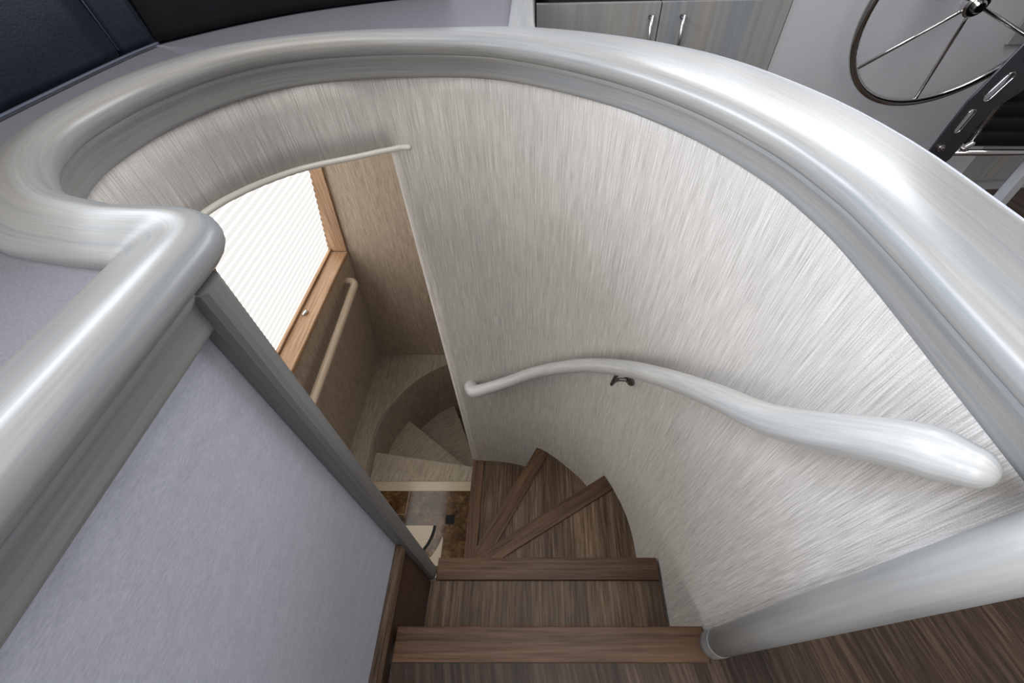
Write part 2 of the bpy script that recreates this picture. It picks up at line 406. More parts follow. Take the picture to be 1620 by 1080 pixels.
# arm of the cap that runs forward between the ledge and the helm
arm = []
dz = .0
for y, xl, xr in ((.950, -.100, .075), (.968, -.082, .055), (.985, -.066, .034), (1.0, -.057, .020), (1.03, -.051, .0105), (1.08, -.050, .006), (1.3, -.050, .004), (2.61, -.050, .004)):
    zt = .7715 + .006*ease((y-.985)/.15)
    arm.append([Vector((xl, y, zt-.10)), Vector((xl, y, zt-.008)), Vector((xl+.002, y, zt-.002)), Vector((xl+.006, y, zt)), Vector(((xl+xr)/2, y, zt+.0005)), Vector((xr-.008, y, zt-.0005)), Vector((xr-.003, y, zt-.004)), Vector((xr, y, zt-.012)), Vector((xr, y, zt-.10))])
put(grid('divider_cap', arm, 'drift'), rail)

# ------------------------------------------------------------------ curved wall round the stairs
# floor-level plan (B) against rim-level plan (T); the wall is ruled between them
Bp = [(.34, .085), (.34, .22), (.34, .35), (.336, .43), (.321, .50), (.291, .575), (.225, .694), (.161, .762), (.066, .838), (-.054, .886), (-.16, .906), (-.285, .914)]
Tp = [(.349, .085), (.349, .22), (.347, .34), (.341, .43), (.327, .50), (.300, .575), (.237, .675), (.170, .745), (.075, .822), (-.05, .879), (-.16, .887), (-.287, .880)]
HP = [(-.349, .850), (-.459, .776), (-.524, .652), (-.540, .520), (-.522, .438), (-.486, .381), (-.437, .337), (-.369, .313), (-.335, .311)]
NB = 90; NH = 70
Bc = resample(catmull([v3(p) for p in Bp], 12), NB)
full = catmull([v3(p) for p in Tp+HP], 12); nt_ = (len(Tp)-1)*12
Tc = resample(full[:nt_+1], NB); Hc = resample(full[nt_:], NH)
ZT = .745
def ruled(b_, t_, z): f = (z+1.0)/(ZT+1.0); return Vector((b_.x+(t_.x-b_.x)*f, b_.y+(t_.y-b_.y)*f, z))
def bead_z(p): return .598 + .026*ease((.88-p.y)/.34)
zs = [-1.25, -1.0, -.75, -.5, -.25, 0, .25, .45, .598]
ztop = [.65, .70, .745]
us = [0.0]
for a, b_ in zip(Tc, Tc[1:]): us.append(us[-1] + (b_-a).length)
hu = [us[-1]]
for a, b_ in zip(Hc, Hc[1:]): hu.append(hu[-1]+(b_-a).length)
bm = bmesh.new(); uvl = bm.loops.layers.uv.new('UVMap')
wc_ = []
for (b_, t_), u in zip(zip(Bc, Tc), us): wc_.append(([bm.verts.new(ruled(b_, t_, z)) for z in zs+ztop], u, zs+ztop))
for p, u in list(zip(Hc, hu))[1:]:
    z0 = bead_z(p); zl_ = [z0, .65, .70, .745]
    wc_.append(([None]*8 + [bm.verts.new((p.x, p.y, z)) for z in zl_], u, [0]*8+zl_))
for (A, ua, za), (B_, ub, zb) in zip(wc_, wc_[1:]):
    for k in range(len(A)-1):
        if None in (A[k], A[k+1], B_[k], B_[k+1]): continue
        f = bm.faces.new((A[k], B_[k], B_[k+1], A[k+1]))
        for l, uv in zip(f.loops, ((ua, za[k]), (ub, zb[k]), (ub, zb[k+1]), (ua, za[k+1]))): l[uvl].uv = uv
bm.normal_update()
c0 = next(iter(bm.faces)); cc = c0.calc_center_median()
if c0.normal.dot(Vector((0, .45, 0)) - Vector((cc.x, cc.y, 0))) < 0: bmesh.ops.reverse_faces(bm, faces=bm.faces)
me = bpy.data.meshes.new('wall_right'); bm.to_mesh(me); bm.free()
o = link('wall_right', me, 'cloth')
tag(o, 'curved wall of pale woven cloth around the stairs and above the lobby opening', kind='structure')
md = o.modifiers.new('solid', 'SOLIDIFY'); md.thickness = .022; md.offset = -1

# rounded end of the wall and its return towards the far wall
def endcol(z):
    e = ruled(Bc[-1], Tc[-1], z); out = []
    R = .020
    for k in range(0, 9):
        a = PI/2*k/8
        out.append(Vector((e.x - R*math.sin(a), e.y + R*(1-math.cos(a)), z)))
    return out + [Vector((e.x-R, 1.1, z)), Vector((e.x-R, 1.736, z))]
ec = [endcol(z) for z in zs]
rows = [[ec[i][j] for i in range(len(zs))] for j in range(len(ec[0]))]
u0 = us[-1]; uu = [u0 + .020*PI/2*j/8 for j in range(9)] + [u0+.22, u0+.85]
tag(grid('wall_inner', rows, 'cloth', us=uu, vs_=zs), 'return of the curved wall beside the lower lobby', kind='structure')

# bead along its lower edge, running a little way on to the wall
def nrm(C, i): 
    a = C[max(i-1, 0)]; b_ = C[min(i+1, len(C)-1)]; t_ = (b_-a).normalized(); return Vector((-t_.y, t_.x, 0))
bp = []
for x in (-.262, -.272, -.28):
    bp.append(Vector((x, .8855 + (x+.262)*.05, .597)))
for i in range(1, len(Hc)-1):
    n = nrm(Hc, i)
    if n.dot(Vector((-.15, .55, 0))-Hc[i]) < 0: n = -n
    bp.append(Vector((Hc[i].x, Hc[i].y, bead_z(Hc[i])-.001)) + n*.003)
bp, br = capped(bp, .0058)
tag(tube('trim_1', bp, br, 'bead', nseg=10), 'thin cream bead along the lower edge of the hanging wall', kind='structure')

# ------------------------------------------------------------------ left half wall
o = box('wall_left', -.40, -.280, -.6, .262, -1.25, .762, 'linen'); tag(o, 'straight half wall covered in pale linen', kind='structure')
# linen uv: along y / z
uvl = o.data.uv_layers[0]
for p in o.data.polygons:
    for li in p.loop_indices:
        co = o.data.vertices[o.data.loops[li].vertex_index].co; uvl.data[li].uv = (co.y, co.z)
box_ = slab('baseboard_left', [(-.279, -.6, -.62), (-.2690, -.6, -.62), (-.2690, .236, -.62), (-.279, .236, -.62), (-.279, -.6, .082), (-.2745, -.6, .082), (-.2745, .236, .082), (-.279, .236, .082)], 'stringer')
tag(box_, 'dark brown skirting board at the foot of the half wall', kind='structure')
sb = slab('trim', [(-.279, -.6, .058), (-.2635, -.6, .058), (-.2635, .236, .058), (-.279, .236, .058), (-.279, -.6, .083), (-.2665, -.6, .083), (-.2665, .236, .083), (-.279, .236, .083)], 'oak', bevel=.002)
sb.name = 'trim_2'; tag(sb, 'narrow lighter brown cap strip on the skirting board', kind='structure')

post = thing('newel_post', 'slim square blue-grey wooden post at the end of the half wall, under the rail end', 'post', (-.275, .25, -.25))
def post_section():
    # plan of the post with an eased front edge
    return [(-.300, .236), (-.268, .236), (-.2605, .2385), (-.2575, .244), (-.2565, .252), (-.2575, .262), (-.2625, .2695), (-.270, .272), (-.300, .272)]
bm_rows = [[Vector((x, y, z)) for x, y in post_section()] for z in (-.249, .1, .5, .7745)]
put(grid('shaft', bm_rows, 'drift_post', closed_j=True, cap_ends=True, smooth=False), post)

# ------------------------------------------------------------------ right end post
ep = thing('end_post', 'thick rounded pale grey post standing on the floor at the end of the curved wall', 'post', (.38, .079, 0))
def circ(x, y, r, n=40): return [(x+r*math.cos(2*PI*k/n), y+r*math.sin(2*PI*k/n)) for k in range(n)]
rows = [[Vector((x, y, z)) for x, y in circ(.3495, .0775, .0232)] for z in (.052, .3, .55, .772)]
put(grid('shaft', rows, 'drift_endpost', closed_j=True, cap_ends=True), ep)
rows = [[Vector((x, y, z)) for x, y in circ(.3495, .0775, .0242)] for z in (0.0005, .02, .045, .052)]
c_ = put(grid('base_collar', rows, 'drift_collar', closed_j=True, cap_ends=True), ep); c_['label'] = 'darker blue-grey collar at the foot of the post'

# ------------------------------------------------------------------ ledge outside the rail
inset = []
for I, O in STA:
    d = (I-O).normalized(); inset.append(O + d*.012)
k_end = max(i for i, p in enumerate(inset) if p.x < -.03 and p.y > .9)
poly = [(p.x, p.y) for p in inset[:k_end+1]]
poly = poly + [(-.045, 2.6), (-1.5, 2.6), (-1.5, -.6)]
o = prism('side_ledge', poly, .735, .7795, 'vinyl')
bm = bmesh.new(); bm.from_mesh(o.data)
for co, no in (((0, .25, 0), (0, 1, 0)), ((0, .42, 0), (0, 1, 0)), ((0, .60, 0), (0, 1, 0)), ((-.5, 0, 0), (1, 0, 0)), ((-.25, 0, 0), (1, 0, 0))):
    bmesh.ops.bisect_plane(bm, geom=list(bm.verts)+list(bm.edges)+list(bm.faces), plane_co=co, plane_no=no)
for v in bm.verts: v.co.z -= drop(v.co)
bm.to_mesh(o.data); bm.free()
tag(o, 'flat lavender-grey vinyl ledge outside the curved rail, below the dark upholstery', 'ledge')

# outer face of the coaming on the helm side
outer = [O for I, O in STA if O.x > -.02]; outer = outer[::3] + [outer[-1]]
oi = [p + Vector((0, 0, 0)) for p in outer]
rows = [[Vector((p.x + (-.010 if p.x > .2 else 0), max(p.y - .010, .095), z)) for z in (0, .35, .766)] for p in oi]
tag(grid('wall_outer', rows, 'console'), 'outer face of the stairwell surround on the helm side', kind='structure')

o = box('wall_outer', -.045, -.002, .99, 2.61, .0, .68, 'console'); tag(o, 'helm-side face below the divider', kind='structure')
# ------------------------------------------------------------------ floors
FR = math.radians(0)
o = prism('floor', [(-.279, -1.2), (4.0, -1.2), (4.0, 2.6), (.46, 2.6), (.46, .10), (.3405, .10), (.3405, .049), (-.268, .049)], -.05, 0.0, 'oak_floor')
tag(o, 'upper floor of dark brown planks', kind='structure')

# ------------------------------------------------------------------ the wooden staircase
st = thing('winding_staircase', 'brown oak staircase winding down to the left with proud nosing boards', 'staircase', (0, .3, -.5))
# wall plan on the tread levels
def bplan(z):  return [ruled(b_, t_, z) for b_, t_ in zip(Bc, Tc)]
def cut(p0, p1, C):
    """first crossing of line p0->p1 with plan curve C, and the index after it"""
    p0 = Vector(p0[:2]); p1 = Vector(p1[:2]); d = p1-p0
    best = None
    for i in range(len(C)-1):
        a = Vector(C[i][:2]); e = Vector(C[i+1][:2])-a
        det = d.x*(-e.y) + e.x*d.y
        if abs(det) < 1e-12: continue
        r0 = a-p0; s = (r0.x*(-e.y)+e.x*r0.y)/det; q = (d.x*r0.y-d.y*r0.x)/det
        if s > 0 and -1e-6 <= q <= 1+1e-6:
            if best is None or s < best[0]: best = (s, i+1)
    s, i = best; return (p0.x+d.x*s, p0.y+d.y*s), i
XL = -.2685
T = .022
# nosing lines: front edges (f) and back edges (b): two points each
L1f, L1b = ((-1, .107), (1, .107)), ((-1, .049), (1, .049))
L2f, L2b = ((-1, .289), (1, .289)), ((-1, .234), (1, .234))
L3f = ((-.185, .351), (.271, .628)); L3b = ((-.087, .351), (.294, .574))
L4f = ((-.233, .410), (.020, .857)); L4b = ((-.129, .473), (.068, .827))
def at_x(L, x):
    (x0, y0), (x1, y1) = L; return (x, y0+(y1-y0)*(x-x0)/(x1-x0))
def at_y(L, y):
    (x0, y0), (x1, y1) = L; return (x0+(x1-x0)*(y-y0)/(y1-y0), y)
def long_uv(o, L):
    """grain of a nosing runs along its length"""
    (x0, y0), (x1, y1) = L; d = Vector((x1-x0, y1-y0)).normalized(); n = Vector((-d.y, d.x))
    uvl = o.data.uv_layers[0]
    for p in o.data.polygons:
        up = abs(p.normal.z) > .5
        for li in p.loop_indices:
            co = o.data.vertices[o.data.loops[li].vertex_index].co; q = Vector((co.x, co.y))
            uvl.data[li].uv = ((q.dot(n)) if up else co.z, q.dot(d) + co.z*0.0)
NZ = .006   # how proud the nosing stands
def seg(C, i0, i1): return [(p.x, p.y) for p in C[i0:i1]]
eps = .0005
# nosing 1 (edge of the upper floor) and first riser
o = put(prism('nosing', [(-.2685, .049), (.3395, .049), (.3395, .107), (-.2685, .107)], -.030, .004, 'nosing', bevel=.003), st); long_uv(o, L1f)
put(box('riser', -.268, .3395, .083, .097, -.25, -.031, 'oak'), st)
# tread 1, z -.25
put(prism('tread', [(XL, .098), (.3385, .098), (.3385, .2335), (XL, .2335)], -.25-T, -.25, 'oak'), st)
o = put(prism('nosing', [(-.2555, .234), (.3385, .234), (.3385, .289), (-.2555, .289)], -.25-.030, -.25+NZ, 'nosing', bevel=.003), st); long_uv(o, L2f)
put(box('riser', XL, .338, .262, .276, -.5, -.2815, 'oak'), st)
# tread 2, z -.50
C3 = bplan(-.5); i277 = next(i for i, p in enumerate(C3) if p.y > .277)
pb, ib = cut(L3b[0], L3b[1], C3); pf, jf = cut(L3f[0], L3f[1], C3)
put(prism('tread', [(XL, .277), (C3[i277].x-eps, .277)] + seg(C3, i277, ib) + [pb, at_y(L3b, .300), (XL, .2995)], -.5-T, -.5, 'oak'), st)
in_f = (XL, .300); in_b = at_y(L3b, .2985)
o = put(prism('nosing', [in_b, pb] + seg(C3, ib, jf) + [pf, at_x(L3f, XL)], -.5-.030, -.5+NZ, 'nosing', bevel=.003), st); long_uv(o, L3f)
def inset_line(L, d):
    (x0, y0), (x1, y1) = L; v = Vector((x1-x0, y1-y0)).normalized(); n = Vector((v.y, -v.x))*d
    return ((x0+n.x, y0+n.y), (x1+n.x, y1+n.y))
def riser(Lf, z0, z1, C):
    a = inset_line(Lf, .014); b_ = inset_line(Lf, .026)
    pa, _ = cut(a[0], a[1], C); pb_, _ = cut(b_[0], b_[1], C)
    xa = at_x(a, XL); xb = at_x(b_, XL)
    return put(prism('riser', [xb, pb_, pa, xa], z0, z1, 'oak'), st)
C4 = bplan(-.75)
riser(L3f, -.75, -.5305, C4)
# tread 3, z -.75
a3 = inset_line(L3f, .014); p3, i3 = cut(a3[0], a3[1], C4)
qb, kb = cut(L4b[0], L4b[1], C4); qf, kf = cut(L4f[0], L4f[1], C4)
put(prism('tread', [at_x(a3, XL), p3] + seg(C4, i3, kb) + [qb, at_x(L4b, -.225), (XL, .318)], -.75-T, -.75, 'oak'), st)
o = put(prism('nosing', [at_x(L4b, -.232), qb] + seg(C4, kb, kf) + [qf, at_x(L4f, XL)], -.75-.030, -.75+NZ, 'nosing', bevel=.003), st); long_uv(o, L4f)
C5 = bplan(-1.0)
riser(L4f, -1.0, -.7805, C5)
# tread 4, z -1.0
a4 = inset_line(L4f, .014); p4, i4 = cut(a4[0], a4[1], C5)
k5 = next(i for i, p in enumerate(C5) if p.x < -.244)
put(prism('tread', [at_x(a4, -.2425), p4] + seg(C5, i4, k5) + [(-.2425, C5[k5].y-.001)], -1.0-T, -1.0, 'oak'), st)
k6 = next((i for i, p in enumerate(C5) if p.x < -.2845), len(C5)-1)
o = put(prism('nosing', [(-.299, .272), (-.243, .272), (-.243, C5[k5].y-.001), (-.284, .9125), (-.299, .934)], -1.030, -1.0+NZ, 'nosing', bevel=.003), st); long_uv(o, ((-.27, 0), (-.27, 1)))
put(box('riser', -.290, -.278, .272, .93, -1.25, -1.0305, 'oak'), st)

# ------------------------------------------------------------------ upper handrail on the curved wall
HR = [(-.230, .887, -.300), (-.217, .860, -.290), (-.188, .8505, -.270), (-.093, .841, -.208), (.016, .805, -.096), (.139, .710, .064), (.223, .596, .203), (.270, .483, .320),
      (.2885, .360, .446), (.2905, .262, .546), (.2915, .206, .618), (.2935, .166, .676), (.297, .146, .702), (.3025, .133, .714), (.308, .123, .721)]
hr = thing('curved_handrail', 'pale whitewashed wooden handrail sweeping along the curved wall, swelling towards its upper end', 'handrail', (.2, .6, .2))
P = catmull(HR, 8)
n = len(P)
def hr_r(i):
    s = i/(n-1)
    return .0250 - .0050*ease(s/.30) - .0040*ease((s-.90)/.10)
R = [hr_r(i) for i in range(n)]
R[-1] *= .95
P2, R2 = capped(P, R, 8)
put(tube('rail', P2, R2, 'drift_rail', nseg=28), hr)
# metal bracket under it
put(tube('bracket', catmull([(.207, .597, .180), (.203, .605, .128), (.211, .627, .096), (.228, .643, .090), (.252, .640, .094)], 6), .0052, 'bracket', nseg=10), hr)
br_ = put(disc('bracket_plate', (.2605, .640, .095), (-.86, -.5, 0), .0170, .006, 'bracket'), hr)
for dz_ in (-.008, .008):
    s_ = put(disc('screw', (.2553, .637, .095+dz_), (-.86, -.5, 0), .003, .0014, 'steel_satin', nseg=12, bevel=.0004), br_)

# ------------------------------------------------------------------ lower lobby
def side_x(z): return -.943 + .089*(z+.287)
def shade_x(z): return -1.034 + .175*(z+.31)
YF = 1.737
zz = [-1.17, -.9, -.6, -.312]
rows = [[Vector((side_x(z), y, z)) for z in zz] for y in (-.3, .5, 1.2, YF)]
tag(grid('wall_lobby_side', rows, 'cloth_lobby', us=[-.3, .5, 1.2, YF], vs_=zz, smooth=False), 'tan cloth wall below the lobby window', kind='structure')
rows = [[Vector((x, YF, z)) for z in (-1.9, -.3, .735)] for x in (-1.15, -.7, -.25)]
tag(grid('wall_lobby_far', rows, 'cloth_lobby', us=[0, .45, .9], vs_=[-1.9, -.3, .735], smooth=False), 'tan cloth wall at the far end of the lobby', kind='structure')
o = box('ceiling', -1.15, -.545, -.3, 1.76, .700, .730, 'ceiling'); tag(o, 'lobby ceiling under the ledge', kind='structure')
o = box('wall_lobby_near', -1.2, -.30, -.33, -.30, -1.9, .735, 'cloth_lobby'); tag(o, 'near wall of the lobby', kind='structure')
# window: frame boards, sill and backlit shade
win = bpy.data.objects.new('window_1', None); COL.objects.link(win); win.location = (-.98, 1.3, -.2)
tag(win, 'lobby window with honey wood frame', kind='structure')
def lean_board(name, y0, y1, z0, z1, xin, xout, mat, root, bevel=None, uvf=None):
    c8 = [(xout(z0), y0, z0), (xin(z0), y0, z0), (xin(z0), y1, z0), (xout(z0), y1, z0), (xout(z1), y0, z1), (xin(z1), y0, z1), (xin(z1), y1, z1), (xout(z1), y1, z1)]
    o = slab(name, c8, mat, None, bevel, uvf); return put(o, root)
# far jamb faces along the wall, sits against the far wall
put(lean_board('jamb', YF-.016, YF-.001, -.309, .69, lambda z: side_x(z)+.002, lambda z: shade_x(z)-.01, 'honey', win, uvf=lambda x, y, z: (x, z)), win)
lean_board('jamb', .905, .948, -.309, .69, lambda z: shade_x(z)+.02, lambda z: shade_x(z)-.01, 'honey', win, uvf=lambda x, y, z: (y, z))
sill = put(slab('sill', [(-1.06, .0, -.335), (-.940, .0, -.335), (-.940, YF-.017, -.335), (-1.06, YF-.017, -.335), (-1.06, .0, -.308), (-.938, .0, -.308), (-.938, YF-.017, -.308), (-1.06, YF-.017, -.308)], 'honey', None, .006, uvf=lambda x, y, z: (x+z, y)), win)
# low glazing bead between sill and shade
put(slab('sill_bead', [(-1.04, .0, -.3075), (-1.018, .0, -.3075), (-1.018, YF-.017, -.3075), (-1.04, YF-.017, -.3075), (-1.035, .0, -.295), (-1.016, .0, -.295), (-1.016, YF-.017, -.295), (-1.035, YF-.017, -.295)], 'honey', None, .003, uvf=lambda x, y, z: (x+z, y)), win)
# shallow catch knob on the sill
kp, kr = capped([(-.998, 1.27, -.305), (-.990, 1.282, -.300)], .008); put(tube('catch', kp, kr, 'steel', nseg=12), win)
# shade: folded sheet, horizontal pleats
npl = 33; rows = []
z0, z1 = -.300, .69
prof = []
for k in range(npl*2+1):
    z = z0+(z1-z0)*k/(npl*2); prof.append((z, .0022 if k % 2 else -.0022))
yy = [.0, .6, 1.2, YF-.018]
rows = [[Vector((shade_x(z)+d, y, z)) for z, d in prof] for y in yy]
o = grid('pleated_shade', rows, 'shade', us=yy, vs_=[z for z, _ in prof], smooth=False)
tag(o, 'bright backlit white pleated shade filling the lobby window', 'window shade')

# lobby handrail
lr = thing('straight_handrail', 'straight light tan handrail on the lobby wall below the window', 'handrail', (-.9, 1.3, -.45))
P = catmull([(-.958, 1.600, -.405), (-.915, 1.600, -.405), (-.900, 1.585, -.412), (-.8995, 1.55, -.417), (-.902, 1.2, -.444), (-.905, .85, -.468), (-.91, .5, -.49)], 8)
P2, R2 = capped(P, .0185); put(tube('rail', P2, R2, 'lobby_rail', nseg=20), lr)
put(disc('wall_plate', (-.9555, 1.600, -.405), (1, 0, .09), .026, .006, 'lobby_rail'), lr)

# marble floor
fz = -1.25
o = prism('floor', [(-1.05, -.3), (-.291, -.3), (-.291, .905), (-1.05, .905)], fz-.05, fz, 'brown_marble')
tag(o, 'lobby floor of polished brown marble with cream inlays', kind='structure'); fl2 = o
def inlay(poly, mat, label=None, z=.0012):
    q = prism('marble_inlay', poly, fz, fz+z, mat); q.parent = fl2
    if label: q['label'] = label
    return q
inlay([(-.95, .852), (-.2915, .852), (-.2915, .904), (-.95, .904)], 'cream_marble', 'cream marble strip along the edge of the lobby floor')
inlay([(-.4515, .679), (-.4045, .679), (-.4045, .7255), (-.4515, .7255)], 'black_marble', 'small black marble square')
def arc(cx, cy, r, a0, a1, n=40): return [(cx+r*math.cos(math.radians(a0+(a1-a0)*k/n)), cy+r*math.sin(math.radians(a0+(a1-a0)*k/n))) for k in range(n+1)]
cx_, cy_ = -.690, .672
inlay(arc(cx_, cy_, .180, -180, 0), 'cream_marble', 'cream half disc')
rin, rout = .180, .195
inlay(arc(cx_, cy_, rout, -180, 0) + arc(cx_, cy_, rin+.0005, 0, -180), 'black_marble', 'thin dark ring')
sp = arc(cx_, cy_, .240, -12, -62, 24)
inlay([(-.4515, .60)] + [(-.4515, .33), (sp[-1][0], .33)] + sp[::-1], 'cream_marble', 'cream spandrel')
inlay([(-1.04, .729), (-.667, .729), (-.667, .7275), (-1.04, .7275)], 'cream_marble', 'thin light joint line')
inlay([(-.6675, .728), (-.6655, .728), (-.6655, .851), (-.6675, .851)], 'cream_marble', 'thin light joint line')

# carpeted steps on down
lc = catmull([v3(p) for p in [(-.895, .30), (-.897, .60), (-.900, .85), (-.905, 1.0), (-.911, 1.12), (-.908, 1.206), (-.888, 1.287), (-.848, 1.367), (-.793, 1.454), (-.735, 1.526), (-.658, 1.595), (-.57, 1.647), (-.45, 1.69), (-.30, 1.715)]], 8)
lz = -1.17
o = prism('carpeted_ledge', [(p.x, p.y) for p in lc] + [(-.302, YF-.001), (side_x(-1.17)+.0, YF-.001), (side_x(-1.17)+.0, .30)], lz-.02, lz, 'carpet')
tag(o, 'cream carpeted ledge curving round the lower steps', 'ledge')
rows = [[p + Vector((0, 0, z)) for z in (-2.1, -1.7, -1.4, lz-.021)] for p in lc]
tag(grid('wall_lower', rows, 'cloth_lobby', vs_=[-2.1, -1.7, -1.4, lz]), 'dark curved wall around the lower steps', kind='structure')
cs = thing('carpeted_staircase', 'cream carpeted steps fanning down and away from the marble floor', 'staircase', (-.6, 1.1, -1.4))
piv = (-.285, .985)
LA = (piv, (-.909, 1.080)); LB = (piv, (-.814, 1.402)); LC = (piv, (-.580, 1.648)); LD = (piv, (-.34, 1.70))
def ctread(Lp, Ln, z, first=False):
    b1, j1 = cut(Ln[0], Ln[1], lc)
    if first:
        j0 = next(i for i, p in enumerate(lc) if p.y > .907)
        poly = [(-.291, .9055), (lc[j0].x, .9055)] + seg(lc, j0, j1) + [b1, (piv[0]-.004, piv[1])]
    else:
        b0, j0 = cut(Lp[0], Lp[1], lc)
        poly = [piv, b0] + seg(lc, j0, j1) + [b1]
    n = len(poly); c = Vector((sum(p[0] for p in poly)/n, sum(p[1] for p in poly)/n))
    poly = [(c.x+(p[0]-c.x)*.997, c.y+(p[1]-c.y)*.997) for p in poly]
    d = (Vector(Ln[1])-Vector(Ln[0])).normalized()
    o = prism('tread', poly, z-.03, z, 'carpet', bevel=.008)
    uvl = o.data.uv_layers[0]
    for p in o.data.polygons:
        for li in p.loop_indices:
            co = o.data.vertices[o.data.loops[li].vertex_index].co; q = Vector((co.x, co.y)); uvl.data[li].uv = (q.dot(d), q.dot(Vector((-d.y, d.x)))+co.z)
    put(o, cs)
    # riser below the front edge
    s = inset_line(Ln, -.018 if False else .0)
    a = Vector(Ln[0]); e = Vector(b1); nv = Vector((-(e-a).y, (e-a).x)).normalized()
    if nv.dot(c-a) < 0: nv = -nv
    q0, q1, q2, q3 = a+nv*.02, e+nv*.02, e+nv*.032, a+nv*.032
    q1 = q1 + (a-e).normalized()*.01; q2 = q2 + (a-e).normalized()*.014
    put(prism('riser', [q0, q1, q2, q3], z-.25, z-.031, 'carpet'), cs)
ctread(None, LA, -1.25, True)
ctread(LA, LB, -1.47); ctread(LB, LC, -1.66); ctread(LC, LD, -1.85)
o = prism('floor', [(-1.1, .3), (-.25, .3), (-.25, 1.74), (-1.1, 1.74)], -2.12, -2.1, 'carpet'); tag(o, 'carpeted floor at the foot of the lower steps', kind='structure')
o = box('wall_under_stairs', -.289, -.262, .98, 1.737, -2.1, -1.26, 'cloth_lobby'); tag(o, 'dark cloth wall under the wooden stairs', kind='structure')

# ------------------------------------------------------------------ upholstery on the ledge
def sweep_vert(name, base, prof, mat):
    """prof: (outward, height) section swept along a plan path; outward is to the left of travel"""
    C = [Vector(v3(p)) for p in base]; rows = []
    for i, p in enumerate(C):
        a = C[max(i-1, 0)]; b_ = C[min(i+1, len(C)-1)]; t_ = (b_-a).normalized(); nn = Vector((-t_.y, t_.x, 0))
        rows.append([p + nn*o_ + Vector((0, 0, h-drop(p))) for o_, h in prof])
    return grid(name, rows, mat, closed_j=True, cap_ends=True)
zl = .7800
backp = [(.010, zl), (.002, zl+.006), (.0, zl+.016), (.012, zl+.10), (.035, zl+.20), (.055, zl+.29), (.075, zl+.32), (.11, zl+.325), (.14, zl+.30), (.15, zl+.2), (.13, zl)]
s1 = thing('settee_back', 'large navy grained leather settee back with a stitched seam, at top left', 'settee back', (-0.7408, 0.4630, zl))
put(sweep_vert('cushion', resample(catmull([v3(p) for p in [(-0.6806, -0.0926), (-0.6797, 0.3704), (-0.6788, 0.6482), (-0.6741, 0.7982)]], 8), 20), backp, 'navy'), s1)
put(sweep_vert('end_panel', resample(catmull([v3(p) for p in [(-0.6741, 0.8019), (-0.6686, 0.8380), (-0.6630, 0.8751)]], 8), 8), backp, 'navy'), s1)
pp = [(-0.6737, 0.8005, zl+.012), (-0.6839, 0.8005, zl+.10), (-0.7051, 0.8005, zl+.20), (-0.7232, 0.8005, zl+.29)]
q = put(tube('seam', pp, .0011, 'seam', nseg=8), s1); q['label'] = 'pale stitched seam'
pp = [(-0.6760, -0.0926, zl+.004), (-0.6751, 0.2315, zl+.004), (-0.6741, 0.6482, zl+.004), (-0.6686, 0.8056, zl+.004), (-0.6593, 0.8751, zl+.004)]
q = put(tube('piping', catmull(pp, 8), .0024, 'seam', nseg=8), s1); q['label'] = 'thin blue-grey piping along the bottom edge'
s2 = thing('settee_back', 'black-navy leather settee back curving forward behind the far end of the ledge', 'settee back', (-0.4630, 1.1112, zl))
put(sweep_vert('cushion', resample(catmull([v3(p) for p in [(-0.6612, 0.8788), (-0.6186, 0.9491), (-0.5713, 1.0167), (-0.5047, 1.0908), (-0.4269, 1.1686), (-0.3334, 1.2455), (-0.2037, 1.3334)]], 8), 30), backp, 'black_leather'), s2)

# ------------------------------------------------------------------ helm side: cabinet, console, wheel, seat
TH = math.radians(5)
hx, hy = math.cos(TH), math.sin(TH)
def face(s, d=0.0): return (.43 + s*hx + d*hy, 1.63 + s*hy - d*hx)     # s along the face, d out towards the stairs
def fbox(name, s0, s1, d0, d1, z0, z1, mat, bevel=None):
    return prism(name, [face(s0, d1), face(s1, d1), face(s1, d0), face(s0, d0)], z0, z1, mat, None, bevel, smooth=bool(bevel))
cab = thing('helm_cabinet', 'grey wood veneer cabinet with two doors beyond the top of the rail', 'cabinet', (*face(-.01), 0))
put(fbox('body', -.382, .383, -.45, -.001, .0, .725, 'black'), cab)
put(fbox('worktop', -.382, .383, -.45, .0, .7255, .76, 'black'), cab)
def door(s0, s1, hs):
    d = put(fbox('door', s0, s1, 0.0, .018, .06, .7085, 'cab_wood', .0015), cab)
    a = face(hs, .045)
    hd = put(tube('handle', [(*a, .560), (*a, .682)], .0052, 'steel_satin', nseg=12), d); hd['label'] = 'brushed steel bar handle'
    for z in (.575, .672):
        put(tube('handle_stem', [(*face(hs, .0185), z), (*face(hs, .045), z)], .0055, 'steel_dark', nseg=10), d)
door(-.420, -.036, -.066); door(-.032, .380, .034)
con = thing('helm_console', 'pale grey cloth-covered helm console wall behind the steering wheel', 'console', (*face(1.2), 0))
put(fbox('panel', .386, 1.462, -.3, .012, 0.05, 1.15, 'console'), con)
put(fbox('panel', 1.464, 2.6, -.3, .004, .30, 1.15, 'console'), con)
dr = put(fbox('door', 1.468, 2.2, -.01, .012, .052, .298, 'cab_wood', .0015), con)
put(fbox('plinth', .386, 2.6, -.3, .002, .0, .049, 'white_trim'), con)
vt = thing('panel_frame', 'small grey wood-framed black opening on the console at the right edge', 'frame', (*face(1.3), .6))
put(fbox('frame_side', 1.215, 1.242, .0125, .022, .573, .80, 'cab_wood'), vt)
put(fbox('frame_bottom', 1.243, 1.50, .0125, .022, .573, .606, 'cab_wood'), vt)
put(fbox('opening', 1.243, 1.50, .0125, .015, .607, .80, 'black'), vt)
tag(box('wall_forward', -3.2, 4.2, 2.62, 2.70, 0, 1.45, 'console'), 'forward bulkhead below the windshield', kind='structure')
